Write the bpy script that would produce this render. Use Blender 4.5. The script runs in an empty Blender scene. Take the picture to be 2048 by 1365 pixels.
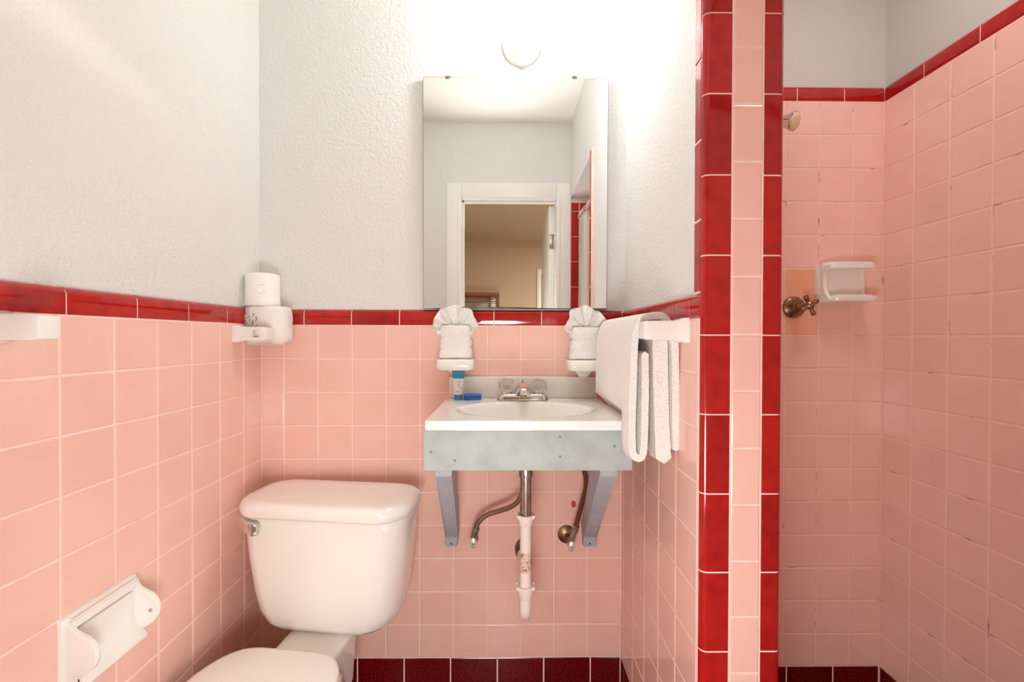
import bpy, bmesh, math, random
from mathutils import Vector, Matrix
random.seed(7)
SC = bpy.context.scene
COL = SC.collection

# ------------------------------------------------------------------ camera
F = 882.43                       # focal length in pixels of the 2048x1365 frame
PITCH, YAW, ROLL = 0.00838, 0.01192, 0.00297
H, DC = 1.16, 1.44455            # camera height, distance to the tiled back wall (y = 0)
cy_, sy_, cp_, sp_, cr_, sr_ = math.cos(YAW), math.sin(YAW), math.cos(PITCH), math.sin(PITCH), math.cos(ROLL), math.sin(ROLL)
R0 = Vector((cy_, -sy_, 0)); FW = Vector((cp_*sy_, cp_*cy_, -sp_)); U0 = Vector((sp_*sy_, sp_*cy_, cp_))
RT = R0*cr_ + U0*sr_; UP = -R0*sr_ + U0*cr_
CAM = Vector((0, -DC, H))
cam = bpy.data.cameras.new('camera'); camo = bpy.data.objects.new('camera', cam); COL.objects.link(camo)
cam.sensor_width = 36; cam.lens = F/2048*36; cam.clip_start = 0.01
camo.matrix_world = Matrix(((RT.x, UP.x, -FW.x, CAM.x), (RT.y, UP.y, -FW.y, CAM.y), (RT.z, UP.z, -FW.z, CAM.z), (0, 0, 0, 1)))
SC.camera = camo

# ------------------------------------------------------------------ world, lights, exposure
w = bpy.data.worlds.new('world'); SC.world = w; w.use_nodes = True
w.node_tree.nodes['Background'].inputs[0].default_value = (0.9, 0.95, 1, 1)
w.node_tree.nodes['Background'].inputs[1].default_value = 0.15
SC.view_settings.view_transform = 'Standard'; SC.view_settings.look = 'None'
SC.view_settings.gamma = 1; SC.view_settings.use_curve_mapping = False
SC.view_settings.exposure = 0.62
SC.cycles.use_denoising = True
SC.cycles.max_bounces = 14; SC.cycles.diffuse_bounces = 10; SC.cycles.glossy_bounces = 6; SC.cycles.transmission_bounces = 8
SC.cycles.sample_clamp_indirect = 6.0
BULB_STRENGTH = 112.0

def lamp(name, kind, loc, power, color, aim=None, size=0.1, **kw):
    l = bpy.data.lights.new(name, kind); l.energy = power; l.color = color
    if kind == 'AREA': l.shape = 'DISK'; l.size = size
    else: l.shadow_soft_size = size
    for k, v in kw.items(): setattr(l, k, v)
    o = bpy.data.objects.new(name, l); COL.objects.link(o); o.location = loc
    if aim is not None:
        o.rotation_euler = (Vector(aim)-Vector(loc)).to_track_quat('-Z', 'Y').to_euler()
    return o
# added fill spot aimed at the ceiling so the bounce brightens the room
lamp('ceiling_bounce_fill', 'SPOT', (0.05, -1.10, 1.72), 9.5, (1, .99, .97), (-0.08, -0.66, 2.47), 0.06, spot_size=1.5, spot_blend=0.8)
lamp('doorway_fill', 'POINT', (-0.06, -1.46, 0.68), 22, (1, .99, .975), None, 0.18)  # added soft fill, low in the doorway just behind the camera
# unseen area lights added to brighten the shower stall and the bedroom
lamp('shower_fill', 'AREA', (0.90, -0.62, 2.46), 2.8, (1, .96, .93), (0.90, -0.62, 0), 0.22)
lamp('bedroom_fill', 'AREA', (1.7, -2.7, 2.42), 75, (1, .93, .84), (1.7, -2.7, 0), 0.35)

# ------------------------------------------------------------------ helpers
def ray(u, v):
    return RT*(u-1024) - UP*(v-682.5) + FW*F
def at(u, v, axis, val):
    d = ray(u, v); i = 'xyz'.index(axis); t = (val-CAM[i])/d[i]
    return CAM + d*t
def s2l(c):
    c /= 255.0
    return c/12.92 if c <= .04045 else ((c+.055)/1.055)**2.4
def rgb(r, g, b): return (s2l(r), s2l(g), s2l(b), 1)

MATS = {}
def mat(name, color, rough=.5, metal=0, coat=0, spec=.5, var=None, noise=None, bump=None, emit=None, trans=0, ior=1.45, sss=0):
    """var=(amount) colour change per object; noise=(scale,colour2,lo,hi); bump=(scale,strength,distance,detail)"""
    if name in MATS: return MATS[name]
    m = bpy.data.materials.new(name); m.use_nodes = True; nt = m.node_tree; N = nt.nodes; L = nt.links
    b = N['Principled BSDF']
    b.inputs['Base Color'].default_value = color; b.inputs['Roughness'].default_value = rough
    b.inputs['Metallic'].default_value = metal; b.inputs['Coat Weight'].default_value = coat
    b.inputs['Coat Roughness'].default_value = .06; b.inputs['Specular IOR Level'].default_value = spec
    b.inputs['IOR'].default_value = ior; b.inputs['Transmission Weight'].default_value = trans
    if sss: b.inputs['Subsurface Weight'].default_value = sss; b.inputs['Subsurface Radius'].default_value = (.01, .006, .004)
    tc = N.new('ShaderNodeTexCoord'); src = tc.outputs['Object']
    if var is not None or noise or bump:
        oi = N.new('ShaderNodeObjectInfo'); ad = N.new('ShaderNodeVectorMath'); ad.operation = 'ADD'
        sc = N.new('ShaderNodeVectorMath'); sc.operation = 'SCALE'; L.new(oi.outputs['Location'], sc.inputs[0]); sc.inputs['Scale'].default_value = 1.0
        L.new(src, ad.inputs[0]); L.new(sc.outputs[0], ad.inputs[1]); src = ad.outputs[0]
    cur = None
    if noise:
        sca, c2, lo, hi = noise
        nz = N.new('ShaderNodeTexNoise'); nz.inputs['Scale'].default_value = sca; nz.inputs['Detail'].default_value = 5
        L.new(src, nz.inputs['Vector'])
        mr = N.new('ShaderNodeMapRange'); mr.inputs[1].default_value = lo; mr.inputs[2].default_value = hi; L.new(nz.outputs['Fac'], mr.inputs[0])
        mx = N.new('ShaderNodeMix'); mx.data_type = 'RGBA'; mx.inputs[6].default_value = color; mx.inputs[7].default_value = c2
        L.new(mr.outputs[0], mx.inputs[0]); cur = mx.outputs[2]
    if var is not None:
        hs = N.new('ShaderNodeHueSaturation')
        mr2 = N.new('ShaderNodeMapRange'); L.new(oi.outputs['Random'], mr2.inputs[0]); mr2.inputs[3].default_value = 1-var; mr2.inputs[4].default_value = 1+var
        L.new(mr2.outputs[0], hs.inputs['Value'])
        if cur: L.new(cur, hs.inputs['Color'])
        else: hs.inputs['Color'].default_value = color
        cur = hs.outputs[0]
    if cur: L.new(cur, b.inputs['Base Color'])
    if bump:
        sca, st, di, de = bump
        nb = N.new('ShaderNodeTexNoise'); nb.inputs['Scale'].default_value = sca; nb.inputs['Detail'].default_value = de; nb.inputs['Roughness'].default_value = .62
        L.new(src, nb.inputs['Vector'])
        bp = N.new('ShaderNodeBump'); bp.inputs['Strength'].default_value = st; bp.inputs['Distance'].default_value = di
        L.new(nb.outputs['Fac'], bp.inputs['Height']); L.new(bp.outputs[0], b.inputs['Normal'])
    if emit: b.inputs['Emission Color'].default_value = emit[0]; b.inputs['Emission Strength'].default_value = emit[1]
    MATS[name] = m
    return m

PINK = mat('pink_tile', rgb(238, 195, 181), .13, var=.02, noise=(9, rgb(235, 189, 174), .35, .7), bump=(14, .12, .004, 1))
PINKP = mat('peach_tile', rgb(235, 174, 142), .16, var=.02, bump=(14, .12, .004, 1))
RED = mat('red_glazed_tile', rgb(172, 28, 24), .10, coat=.3, var=.13, noise=(38, rgb(150, 20, 20), .40, .75), bump=(10, .15, .004, 1))
DRED = mat('dark_red_base_tile', rgb(118, 14, 16), .16, var=.15, noise=(160, rgb(72, 10, 14), .42, .6), bump=(12, .12, .004, 1))
GROUT = mat('grout', rgb(246, 218, 207), .8, noise=(30, rgb(242, 204, 190), .4, .7))
SGROUT = mat('shower_grout', rgb(238, 199, 184), .8, noise=(16, rgb(150, 104, 84), .60, .74))
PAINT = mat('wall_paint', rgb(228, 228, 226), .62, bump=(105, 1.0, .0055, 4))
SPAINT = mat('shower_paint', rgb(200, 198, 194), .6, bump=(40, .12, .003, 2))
CEIL = mat('ceiling_paint', rgb(236, 235, 230), .7, bump=(60, .2, .003, 3))
TRIMW = mat('white_trim_paint', rgb(238, 238, 234), .35)
PORC = mat('white_porcelain', rgb(240, 238, 232), .09, coat=.4)
CERAM = mat('white_ceramic', rgb(236, 234, 228), .12, coat=.3)
PLAST = mat('white_plastic', rgb(240, 237, 230), .25)
MARBLE = mat('cultured_marble', rgb(242, 240, 235), .14, coat=.3)
TERRY = mat('white_terry', rgb(250, 247, 243), .95, bump=(260, .9, .006, 2), spec=.1)
TERRYF = mat('white_washcloth_terry', rgb(244, 242, 238), .95, bump=(260, .8, .006, 2), spec=.1)
CHROME = mat('chrome', rgb(215, 212, 208), .10, metal=1)
SATIN = mat('worn_chrome', rgb(176, 168, 158), .26, metal=1, noise=(60, rgb(120, 104, 88), .5, .75))
BRAID = mat('braided_steel_hose', rgb(150, 124, 104), .4, metal=.8, bump=(900, .5, .001, 1))
RUBBER = mat('brown_hose', rgb(112, 68, 40), .4, metal=.3)
BRASS = mat('tarnished_brass', rgb(158, 126, 96), .34, metal=.85, noise=(45, rgb(96, 70, 50), .42, .7))
PVC = mat('white_pvc', rgb(240, 228, 218), .3)
WOOD = mat('grey_blue_painted_wood', rgb(178, 189, 186), .55, noise=(20, rgb(160, 172, 170), .4, .75), bump=(45, .25, .002, 4))
WOOD2 = mat('grey_painted_wood', rgb(172, 178, 184), .5, noise=(25, rgb(160, 166, 172), .4, .7))
MIRR = mat('mirror_silver', (.90, .92, .905, 1), 0.0, metal=1)
MEDGE = mat('mirror_edge', rgb(126, 132, 126), .4)
FOX = mat('desilvered_grey', rgb(120, 122, 120), .35, noise=(70, rgb(84, 84, 82), .4, .7))
DARK = mat('dark_slot', rgb(70, 62, 56), .6)
BLUE = mat('blue_plastic', rgb(52, 108, 196), .3)
TEAL = mat('teal_blue_plastic', rgb(62, 146, 190), .28)
LABELW = mat('tube_white', rgb(240, 240, 236), .35)
PRINT = mat('grey_green_print', rgb(104, 122, 112), .6)
PAPER = mat('white_tissue_paper', rgb(243, 241, 237), .9, bump=(160, .3, .002, 2), spec=.1)
WRAP = mat('printed_paper_wrap', rgb(236, 232, 226), .5, bump=(45, .8, .006, 3))
INK = mat('brown_grey_print', rgb(128, 116, 106), .7)
RUST = mat('rust', rgb(170, 84, 44), .8)
ACRYL = mat('clear_acrylic', rgb(250, 248, 245), .04, trans=.9, ior=1.49)
BEIGE = mat('beige_wall_paint', rgb(202, 182, 158), .8)
BCEIL = mat('bedroom_ceiling_paint', rgb(204, 190, 172), .8)
BFLOOR = mat('bedroom_floor', rgb(120, 92, 70), .6)
GREEN = mat('green_door_paint', rgb(118, 176, 100), .45)
BWOOD = mat('brown_wood', rgb(138, 82, 44), .5)
CURT = mat('shower_curtain_cloth', rgb(240, 240, 236), .7)
FLOORT = mat('red_floor_tile', rgb(120, 40, 38), .25, noise=(25, rgb(90, 26, 26), .4, .6))
BULBM = mat('lit_bulb', rgb(255, 250, 240), .3, emit=((1, .98, .95, 1), BULB_STRENGTH))

def new(name, me, parent=None, m=None):
    o = bpy.data.objects.new(name, me); COL.objects.link(o)
    if m is not None and len(me.materials) == 0: me.materials.append(m)
    if parent is not None: o.parent = parent
    return o
def finish(bm, name, m, parent=None, smooth=False, angle=None):
    bmesh.ops.recalc_face_normals(bm, faces=bm.faces[:])
    me = bpy.data.meshes.new(name); bm.to_mesh(me); bm.free()
    if smooth: me.polygons.foreach_set('use_smooth', [True]*len(me.polygons))
    if smooth and angle: me.set_sharp_from_angle(angle=angle)
    return new(name, me, parent, m)
def thing(name, label, cat, loc=(0, 0, 0), rz=0, group=None):
    o = bpy.data.objects.new(name, None); COL.objects.link(o); o.location = loc; o.rotation_euler = (0, 0, rz)
    o.empty_display_size = .05
    o['label'] = label; o['category'] = cat
    if group: o['group'] = group
    return o
def tag(o, label, cat, group=None):
    o['label'] = label; o['category'] = cat
    if group: o['group'] = group
    return o
def struct(o, label):
    o['kind'] = 'structure'; o['label'] = label
    return o
def box(bm, x0, x1, y0, y1, z0, z1, bev=0, seg=2):
    r = bmesh.ops.create_cube(bm, size=1, matrix=Matrix.Translation(((x0+x1)/2, (y0+y1)/2, (z0+z1)/2)) @ Matrix.Diagonal((x1-x0, y1-y0, z1-z0, 1)))
    if bev:
        es = list({e for v in r['verts'] for e in v.link_edges})
        bmesh.ops.bevel(bm, geom=es, offset=bev, segments=seg, affect='EDGES', profile=.5)
def boxo(name, dims, m, parent=None, bev=0, seg=2, smooth=None):
    bm = bmesh.new(); box(bm, *dims, bev=bev, seg=seg)
    return finish(bm, name, m, parent, smooth=bool(bev) if smooth is None else smooth, angle=.7)
def loft(bm, loops, cap0=True, cap1=True, closed=True):
    vs = [[bm.verts.new(p) for p in lp] for lp in loops]
    n = len(loops[0])
    for a, b in zip(vs[:-1], vs[1:]):
        for i in range(n if closed else n-1):
            j = (i+1) % n
            bm.faces.new((a[i], a[j], b[j], b[i]))
    if cap0: bm.faces.new(vs[0][::-1])
    if cap1: bm.faces.new(vs[-1])
    return vs
def rrect(hx, hy, r, n=5, cx=0, cy=0):
    r = min(r, hx*.999, hy*.999); out = []
    for k, (sx, sy) in enumerate(((1, 1), (-1, 1), (-1, -1), (1, -1))):
        for i in range(n+1):
            a = math.pi/2*(k+i/n)
            out.append((cx+sx*(hx-r)+r*math.cos(a), cy+sy*(hy-r)+r*math.sin(a)))
    return out
def lathe(bm, prof, n=32, M=Matrix()):
    """prof: (radius, height) along local z"""
    loops = [[M @ Vector((max(r, 1e-5)*math.cos(2*math.pi*i/n), max(r, 1e-5)*math.sin(2*math.pi*i/n), h)) for i in range(n)] for r, h in prof]
    loft(bm, loops)
def spline(pts, n=8):
    P = [Vector(p) for p in pts]; P = [P[0]*2-P[1]]+P+[P[-1]*2-P[-2]]; out = []
    for i in range(1, len(P)-2):
        for k in range(n):
            t = k/n; a, b, c, d = P[i-1:i+3]
            out.append(.5*((2*b)+(c-a)*t+(2*a-5*b+4*c-d)*t*t+(3*b-a-3*c+d)*t**3))
    out.append(P[-2]); return out
def tube(bm, pts, r, n=14):
    pts = [Vector(p) for p in pts]; loops = []; nrm = None
    for i, p in enumerate(pts):
        t = (pts[min(i+1, len(pts)-1)]-pts[max(i-1, 0)]).normalized()
        if nrm is None: nrm = t.orthogonal().normalized()
        nrm = (nrm-t*nrm.dot(t)).normalized(); bn = t.cross(nrm)
        rr = r(i/(len(pts)-1)) if callable(r) else r
        loops.append([p+(nrm*math.cos(2*math.pi*k/n)+bn*math.sin(2*math.pi*k/n))*rr for k in range(n)])
    loft(bm, loops)
def extrude_poly(bm, pts, vec):
    v = Vector(vec); a = [bm.verts.new(p) for p in pts]; b = [bm.verts.new(Vector(p)+v) for p in pts]; n = len(a)
    f0 = bm.faces.new(a[::-1]); f1 = bm.faces.new(b)
    for i in range(n): bm.faces.new((a[i], a[(i+1) % n], b[(i+1) % n], b[i]))
    bmesh.ops.triangulate(bm, faces=[f0, f1])
def MY(loc): return Matrix.Translation(loc) @ Matrix.Rotation(math.pi/2, 4, 'X')     # local z -> world -y

# ------------------------------------------------------------------ room measures (metres)
XL, XR = -.7976, .3784           # tiled faces of the left and right bathroom walls
XS, XI = 1.2421, .5365           # tiled face of the shower's far side; shower side of the partition
PZ = .10926; ZP = H+.0377        # tile pitch, top of the pink wainscot
ZB = ZP-10*PZ                    # top of the red base course
YP = -.597                       # front of the partition end
YR = -1.28                       # rear (door) wall
MUD = .014                       # tiles stand this far proud of the paint
ZC = 2.476
ZSC = H+.7789; PZS = .10995      # shower: top of pink field, pitch
ZHD = 2.02                       # underside of the shower header
G = .0030                        # joint width

# ------------------------------------------------------------------ the setting
def slab(name, boxes, m, label):
    bm = bmesh.new()
    for b in boxes: box(bm, *b)
    return struct(finish(bm, name, m), label)
DX0, DX1, DZ = -.280, .304, 2.017          # door opening
wb = slab('wall_back', [(-.92, XI-.02, MUD, .11, -.1, ZC)], PAINT, 'textured off-white wall above pink tile wainscot behind sink and toilet')
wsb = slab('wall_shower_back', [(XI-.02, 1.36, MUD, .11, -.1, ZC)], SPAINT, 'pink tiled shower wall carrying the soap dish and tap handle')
wl = slab('wall_left', [(-.92, XL-MUD, YR-.12, .11, -.1, ZC)], PAINT, 'textured white wall above pale pink tile wainscot beside the toilet')
wr = slab('wall_right', [(XR+MUD, XI-MUD, YP+MUD, MUD, -.1, ZC), (XR+MUD, XI-MUD, YR, YP+MUD, ZHD, ZC)], PAINT, 'partition wall between sink and shower with red and pink tiled end')
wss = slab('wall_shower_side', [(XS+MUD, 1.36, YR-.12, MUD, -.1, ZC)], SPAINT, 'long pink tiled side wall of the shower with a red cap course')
wre = slab('wall_rear', [(XL-MUD, DX0-.02, YR-.12, YR, -.1, ZC), (DX1+.02, XS+MUD, YR-.12, YR, -.1, ZC), (DX0-.02, DX1+.02, YR-.12, YR, DZ+.02, ZC)], PAINT, 'plain off-white wall around the doorway, seen in the mirror')
slab('ceiling', [(-.92, 1.36, YR-.12, .11, ZC, ZC+.06)], CEIL, 'plain white bathroom ceiling, seen in the mirror')
slab('floor', [(XL-MUD, XI, YR-.12, MUD, -.06, 0)], FLOORT, 'dark red tiled bathroom floor')
slab('floor_shower', [(XI, XS+MUD, YR, MUD, -.09, -.04)], FLOORT, 'sunken dark red shower floor')
# bedroom behind the door
BY = -4.60
slab('wall_bedroom_far', [(-2.4, 2.8, BY-.1, BY, 0, 2.46)], BEIGE, 'warm beige bedroom wall beyond the doorway, seen in the mirror')
slab('wall_bedroom_left', [(-2.5, -2.4, BY-.1, YR-.12, 0, 2.46)], BEIGE, 'beige side wall of the bedroom')
slab('wall_bedroom_right', [(2.8, 2.9, BY-.1, YR-.12, 0, 2.46)], BEIGE, 'beige side wall of the bedroom by the green door')
slab('wall_bedroom_near', [(-2.4, DX0-.02, YR-.13, YR-.12, 0, 2.46), (DX1+.02, 2.8, YR-.13, YR-.12, 0, 2.46), (DX0-.02, DX1+.02, YR-.13, YR-.12, DZ+.02, 2.46)], BEIGE, 'beige bedroom side of the doorway wall')
slab('ceiling_bedroom', [(-2.5, 2.9, BY-.1, YR-.12, 2.46, 2.52)], BCEIL, 'shaded beige bedroom ceiling, seen in the mirror')
slab('floor_bedroom', [(-2.5, 2.9, BY-.1, YR-.12, -.06, 0)], BFLOOR, 'brown bedroom floor')

# --- single tiles -------------------------------------------------
TC = {}
def tile_mesh(wd, ht, m):
    key = (round(wd, 3), round(ht, 3), m.name)
    if key in TC: return TC[key]
    bm = bmesh.new(); a, b = wd/2, ht/2; loops = []
    for ins, y in ((0, .0085), (0, .0026), (.0008, .0010), (.0026, 0)):
        loops.append([(-a+ins, y, -b+ins), (a-ins, y, -b+ins), (a-ins, y, b-ins), (-a+ins, y, b-ins)])
    loft(bm, loops, cap0=False)
    bmesh.ops.recalc_face_normals(bm, faces=bm.faces[:])
    me = bpy.data.meshes.new('tile'); bm.to_mesh(me); bm.free(); me.materials.append(m)
    TC[key] = me
    return me
# orientation: 'B' faces -y, 'L' faces +x, 'R' faces -x, 'A' faces +y
ROT = {'B': 0, 'L': math.pi/2, 'R': -math.pi/2, 'A': math.pi}
def spot(side, face, a, z):
    return (a, face, z) if side in 'BA' else (face, a, z)
def tiles(parent, side, face, aj, zj, m, special=None, name='tile', skip=None):
    for i in range(len(aj)-1):
        for k in range(len(zj)-1):
            a0, a1 = sorted((aj[i], aj[i+1])); z0, z1 = sorted((zj[k], zj[k+1]))
            if a1-a0 < .012 or z1-z0 < .012: continue
            ca, cz = (a0+a1)/2, (z0+z1)/2
            if skip and skip(ca, cz): continue
            mm = special(ca, cz) if special else None
            o = new(name, tile_mesh(a1-a0-G, z1-z0-G, mm or m), parent)
            j = random.uniform(-.0003, .0003)
            o.location = spot(side, face+j, ca, cz); o.rotation_euler = (random.uniform(-.002, .002), random.uniform(-.0015, .0015), ROT[side]+random.uniform(-.002, .002))
def bed(parent, dims, m=None, name='grout'):
    return boxo(name, dims, m or GROUT, parent)
CC = {}
def cap_mesh(L, hgt=.0505, r=MUD, m=RED):
    key = (round(L, 3), round(hgt, 4), m.name)
    if key in CC: return CC[key]
    prof = [(.0085, 0), (.0006, 0), (0, .001)]
    for i in range(7):
        a = math.pi/2*i/6; prof.append((r-r*math.cos(a), hgt-r+r*math.sin(a)))
    prof.append((r, 0.004))
    bm = bmesh.new(); extrude_poly(bm, [(-L/2, y, z) for y, z in prof], (L, 0, 0))
    bmesh.ops.recalc_face_normals(bm, faces=bm.faces[:])
    me = bpy.data.meshes.new('cap_tile'); bm.to_mesh(me); bm.free(); me.materials.append(m)
    me.polygons.foreach_set('use_smooth', [True]*len(me.polygons)); me.set_sharp_from_angle(angle=.6)
    CC[key] = me; return me
def caps(parent, side, face, aj, z0, m=RED):
    for a0, a1 in zip(aj[:-1], aj[1:]):
        a0, a1 = sorted((a0, a1))
        if a1-a0 < .01: continue
        o = new('cap_tile', cap_mesh(a1-a0-G, m=m), parent)
        o.location = spot(side, face, (a0+a1)/2, z0+.0012); o.rotation_euler = (0, 0, ROT[side])
def cap_bed(parent, side, face, a0, a1, z0):
    o = new('cap_grout', cap_mesh(a1-a0, hgt=.0498, r=MUD-.0008, m=GROUT), parent); o.location = spot(side, face, (a0+a1)/2, z0+.0004); o.rotation_euler = (0, 0, ROT[side])
def joints(u_list, v, axis, val, out):
    return [at(u, v, axis, val)['xyz'.index(out)] for u in u_list]

ZJ = [ZP-k*PZ for k in range(11)]
# back wall
XB = [XL]+[-.72324+c*.11 for c in range(10)]+[XR]
bed(wb, (XL-.004, XR+.004, .0013, MUD, 0, ZP+.003))
tiles(wb, 'B', 0, XB, ZJ, PINK)
xc = joints([608, 703, 798.7, 893.5, 988, 1083, 1178], 640, 'y', 0, 'x')
caps(wb, 'B', 0, [XL, (xc[0]-.156)]+xc+[XR], ZP)
cap_bed(wb, 'B', 0+.0008, XL, XR, ZP)
xb = joints([808, 901, 994.5, 1087.5, 1180.5], 1350, 'y', 0, 'x')
tiles(wb, 'B', 0, [XL]+[xb[0]-.1525*k for k in (3, 2, 1)]+xb+[XR], [ZB, 0.0], DRED, name='base_tile')
# left wall
YL = [0]+[-.09754-k*.11 for k in range(11)]+[YR]
bed(wl, (XL-MUD, XL-.0013, YR, .004, 0, ZP+.003))
tiles(wl, 'L', XL, YL, ZJ, PINK)
yc = joints([455, 378, 275.4, 133], 640, 'x', XL, 'y')
caps(wl, 'L', XL, [0]+yc+[yc[-1]-.155*k for k in (1, 2, 3)]+[YR], ZP)
cap_bed(wl, 'L', XL-.0008, YR, 0, ZP)
tiles(wl, 'L', XL, [0]+[-.06-.1525*k for k in range(8)]+[YR], [ZB, 0.0], DRED, name='base_tile')
# right wall (sink side of the partition)
YRJ = [0]+[-.0271-k*.11 for k in range(6)]
bed(wr, (XR+.0013, XR+MUD, YP+.012, .004, 0, ZP+.003))
tiles(wr, 'R', XR, YRJ, ZJ, PINK)
bed(wr, (XR+.001, XR+MUD, YRJ[-1]-.003, YRJ[-1]+.001, ZB, ZP), name='grout')
yrc = joints([1349, 1378], 600, 'x', XR, 'y')
caps(wr, 'R', XR, [0, yrc[0]+.153*2, yrc[0]+.153, yrc[0], yrc[1], YP+.0125], ZP)
cap_bed(wr, 'R', XR+.0008, YP+.012, 0, ZP)
tiles(wr, 'R', XR, [0, -.04, -.1925, -.345, -.4975, YP+.013], [ZB, 0.0], DRED, name='base_tile')
# narrow red strip on the side above the wainscot
zs = [ZP+.052]+[at(1394, v, 'x', XR).z for v in (443, 286, 130)]
zs += [zs[-1]+.1545*k for k in (1, 2)]+[ZHD]
bed(wr, (XR+.0013, XR+MUD, YP+.012, -.553, ZP+.0505, ZHD))
tiles(wr, 'R', XR, [-.5526, YP+.0122], zs, RED, name='strip_tile')
# partition end: rounded red trim, pink strip, rounded red trim
PX = [at(1462.5, 680, 'y', YP).x, at(1524, 680, 'y', YP).x]
bed(wr, (XR+.012, XI-.012, YP+.0012, YP+MUD+.001, 0, ZHD))
def bull_mesh(x0, x1, rnd, hgt, YP=YP, m=None):
    key = ('bull', round(x0, 4), round(hgt, 3))
    if key in CC: return CC[key]
    r = .0125; p = []
    if rnd < 0:
        for i in range(9):
            a = math.pi/2*i/8; p.append((x0+r-r*math.cos(a), YP+r-r*math.sin(a)))
        p += [(x1-.001, YP), (x1, YP+.001), (x1, YP+.009), (x0+.010, YP+.010), (x0+.009, YP+r)]
    else:
        for i in range(9):
            a = math.pi/2*i/8; p.append((x1-r+r*math.cos(a), YP+r-r*math.sin(a)))
        p += [(x0+.001, YP), (x0, YP+.001), (x0, YP+.009), (x1-.010, YP+.010), (x1-.009, YP+r)]
    bm = bmesh.new(); extrude_poly(bm, [(x, y, -hgt/2) for x, y in p], (0, 0, hgt))
    bmesh.ops.recalc_face_normals(bm, faces=bm.faces[:])
    me = bpy.data.meshes.new('corner_tile'); bm.to_mesh(me); bm.free(); me.materials.append(m or RED)
    me.polygons.foreach_set('use_smooth', [True]*len(me.polygons)); me.set_sharp_from_angle(angle=.5)
    CC[key] = me; return me
zp = [at(1430, v, 'y', YP).z for v in (25, 187, 350, 511, 671, 830, 989, 1146, 1305)]
zp = [ZHD, zp[0]+.1545]+zp+[zp[-1]-.1545*k for k in (1, 2, 3)]+[0]
for x0, x1, s in ((XR+.0008, PX[0]-.0015, -1), (PX[1]+.0015, XI-.0008, 1)):
    new('corner_grout', bull_mesh(x0, x1, s, ZHD-.002, YP+.0008, GROUT), wr).location = (0, 0, ZHD/2)
for z1, z0 in zip(zp[:-1], zp[1:]):
    if z1-z0 < .02: continue
    for x0, x1, s in ((XR, PX[0]-.0015, -1), (PX[1]+.0015, XI, 1)):
        o = new('corner_tile', bull_mesh(x0, x1, s, z1-z0-G), wr); o.location = (0, random.uniform(-.0003, .0003), (z0+z1)/2)
zq = [at(1493, v, 'y', YP).z for v in (93.7, 208, 323.5, 437.7, 553.6, 669.6, 782.9, 898, 1011.5, 1123.8, 1235.7, 1347.7)]
zq = [ZHD, zq[0]+.22, zq[0]+.11]+zq+[zq[-1]-.11*k for k in range(1, 6)]
zq = [z for z in zq if z > .02]+[0]
tiles(wr, 'B', YP, PX, zq, PINK)
# shower walls
ZJS = [ZSC-k*PZS for k in range(18)]
ZSB = ZJS[-1]
XSJ = [XI]+[.9177+.11*k for k in (-3, -2, -1, 0, 1, 2)]+[XS]
hx = at(1605, 605, 'y', 0)
def peach(ca, cz): return PINKP if (.9177 < ca < 1.02 and ZJS[7] < cz < ZJS[5]) else None
bed(wsb, (XI-.01, XS+.004, .0013, MUD, ZSB, ZSC+.003), SGROUT)
tiles(wsb, 'B', 0, XSJ, ZJS, PINK, special=peach)
xsc = joints([1595, 1689.5], 190, 'y', 0, 'x')
caps(wsb, 'B', 0, [XI, xsc[0]-.309, xsc[0]-.1545]+xsc+[XS], ZSC)
cap_bed(wsb, 'B', 0+.0008, XI, XS, ZSC)
bed(wsb, (XI-.01, XS+.004, .0013, MUD, -.06, ZSB), SGROUT, name='base_grout')
xsb = joints([1573, 1666], 1345, 'y', 0, 'x')
tiles(wsb, 'B', 0, [XI, xsb[0]-.309, xsb[0]-.1545]+xsb+[XS], [ZSB, -.04], DRED, name='base_tile')
YSJ = [0]+[-.1084-k*.11 for k in range(11)]+[YR]
bed(wss, (XS+.0013, XS+MUD, YR, .004, -.06, ZSC+.003), SGROUT)
tiles(wss, 'R', XS, YSJ, ZJS, PINK)
ysc = [at(1848, 133, 'x', XS).y, at(1960, 65, 'x', XS).y]
caps(wss, 'R', XS, [0]+ysc+[ysc[-1]-.1545*k for k in range(1, 8)]+[YR], ZSC)
cap_bed(wss, 'R', XS+.0008, YR, 0, ZSC)
tiles(wss, 'R', XS, [0]+[-.10-.1545*k for k in range(8)]+[YR], [ZSB, -.04], DRED, name='base_tile')
# tiled jamb of the shower opening on the door wall
bed(wre, (XR+MUD, XS, YR, YR+.008, -.04, ZSC+.05), name='jamb_grout')
tiles(wre, 'A', YR+.011, [XR+MUD, XR+MUD+.05], [ZSC-.004-.1545*k for k in range(13)], RED, name='jamb_tile')
tiles(wre, 'A', YR+.011, [XR+MUD+.052+.1545*k for k in range(6)], [ZSC+.05, ZSC], RED, name='cap_tile')
tiles(wre, 'A', YR+.011, [XR+MUD, XR+MUD+.05], [ZSC+.05, ZSC-.004], RED, name='cap_tile')
# rust stain under the sink
c = at(1147, 1009, 'y', -.0005); bm = bmesh.new()
extrude_poly(bm, [(c.x+(.007+.004*random.random())*math.cos(a*.628)*.8, -.0002, c.z+(.010+.006*random.random())*math.sin(a*.628)) for a in range(10)], (0, -.0004, 0))
finish(bm, 'rust_stain', RUST, wb)

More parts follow.
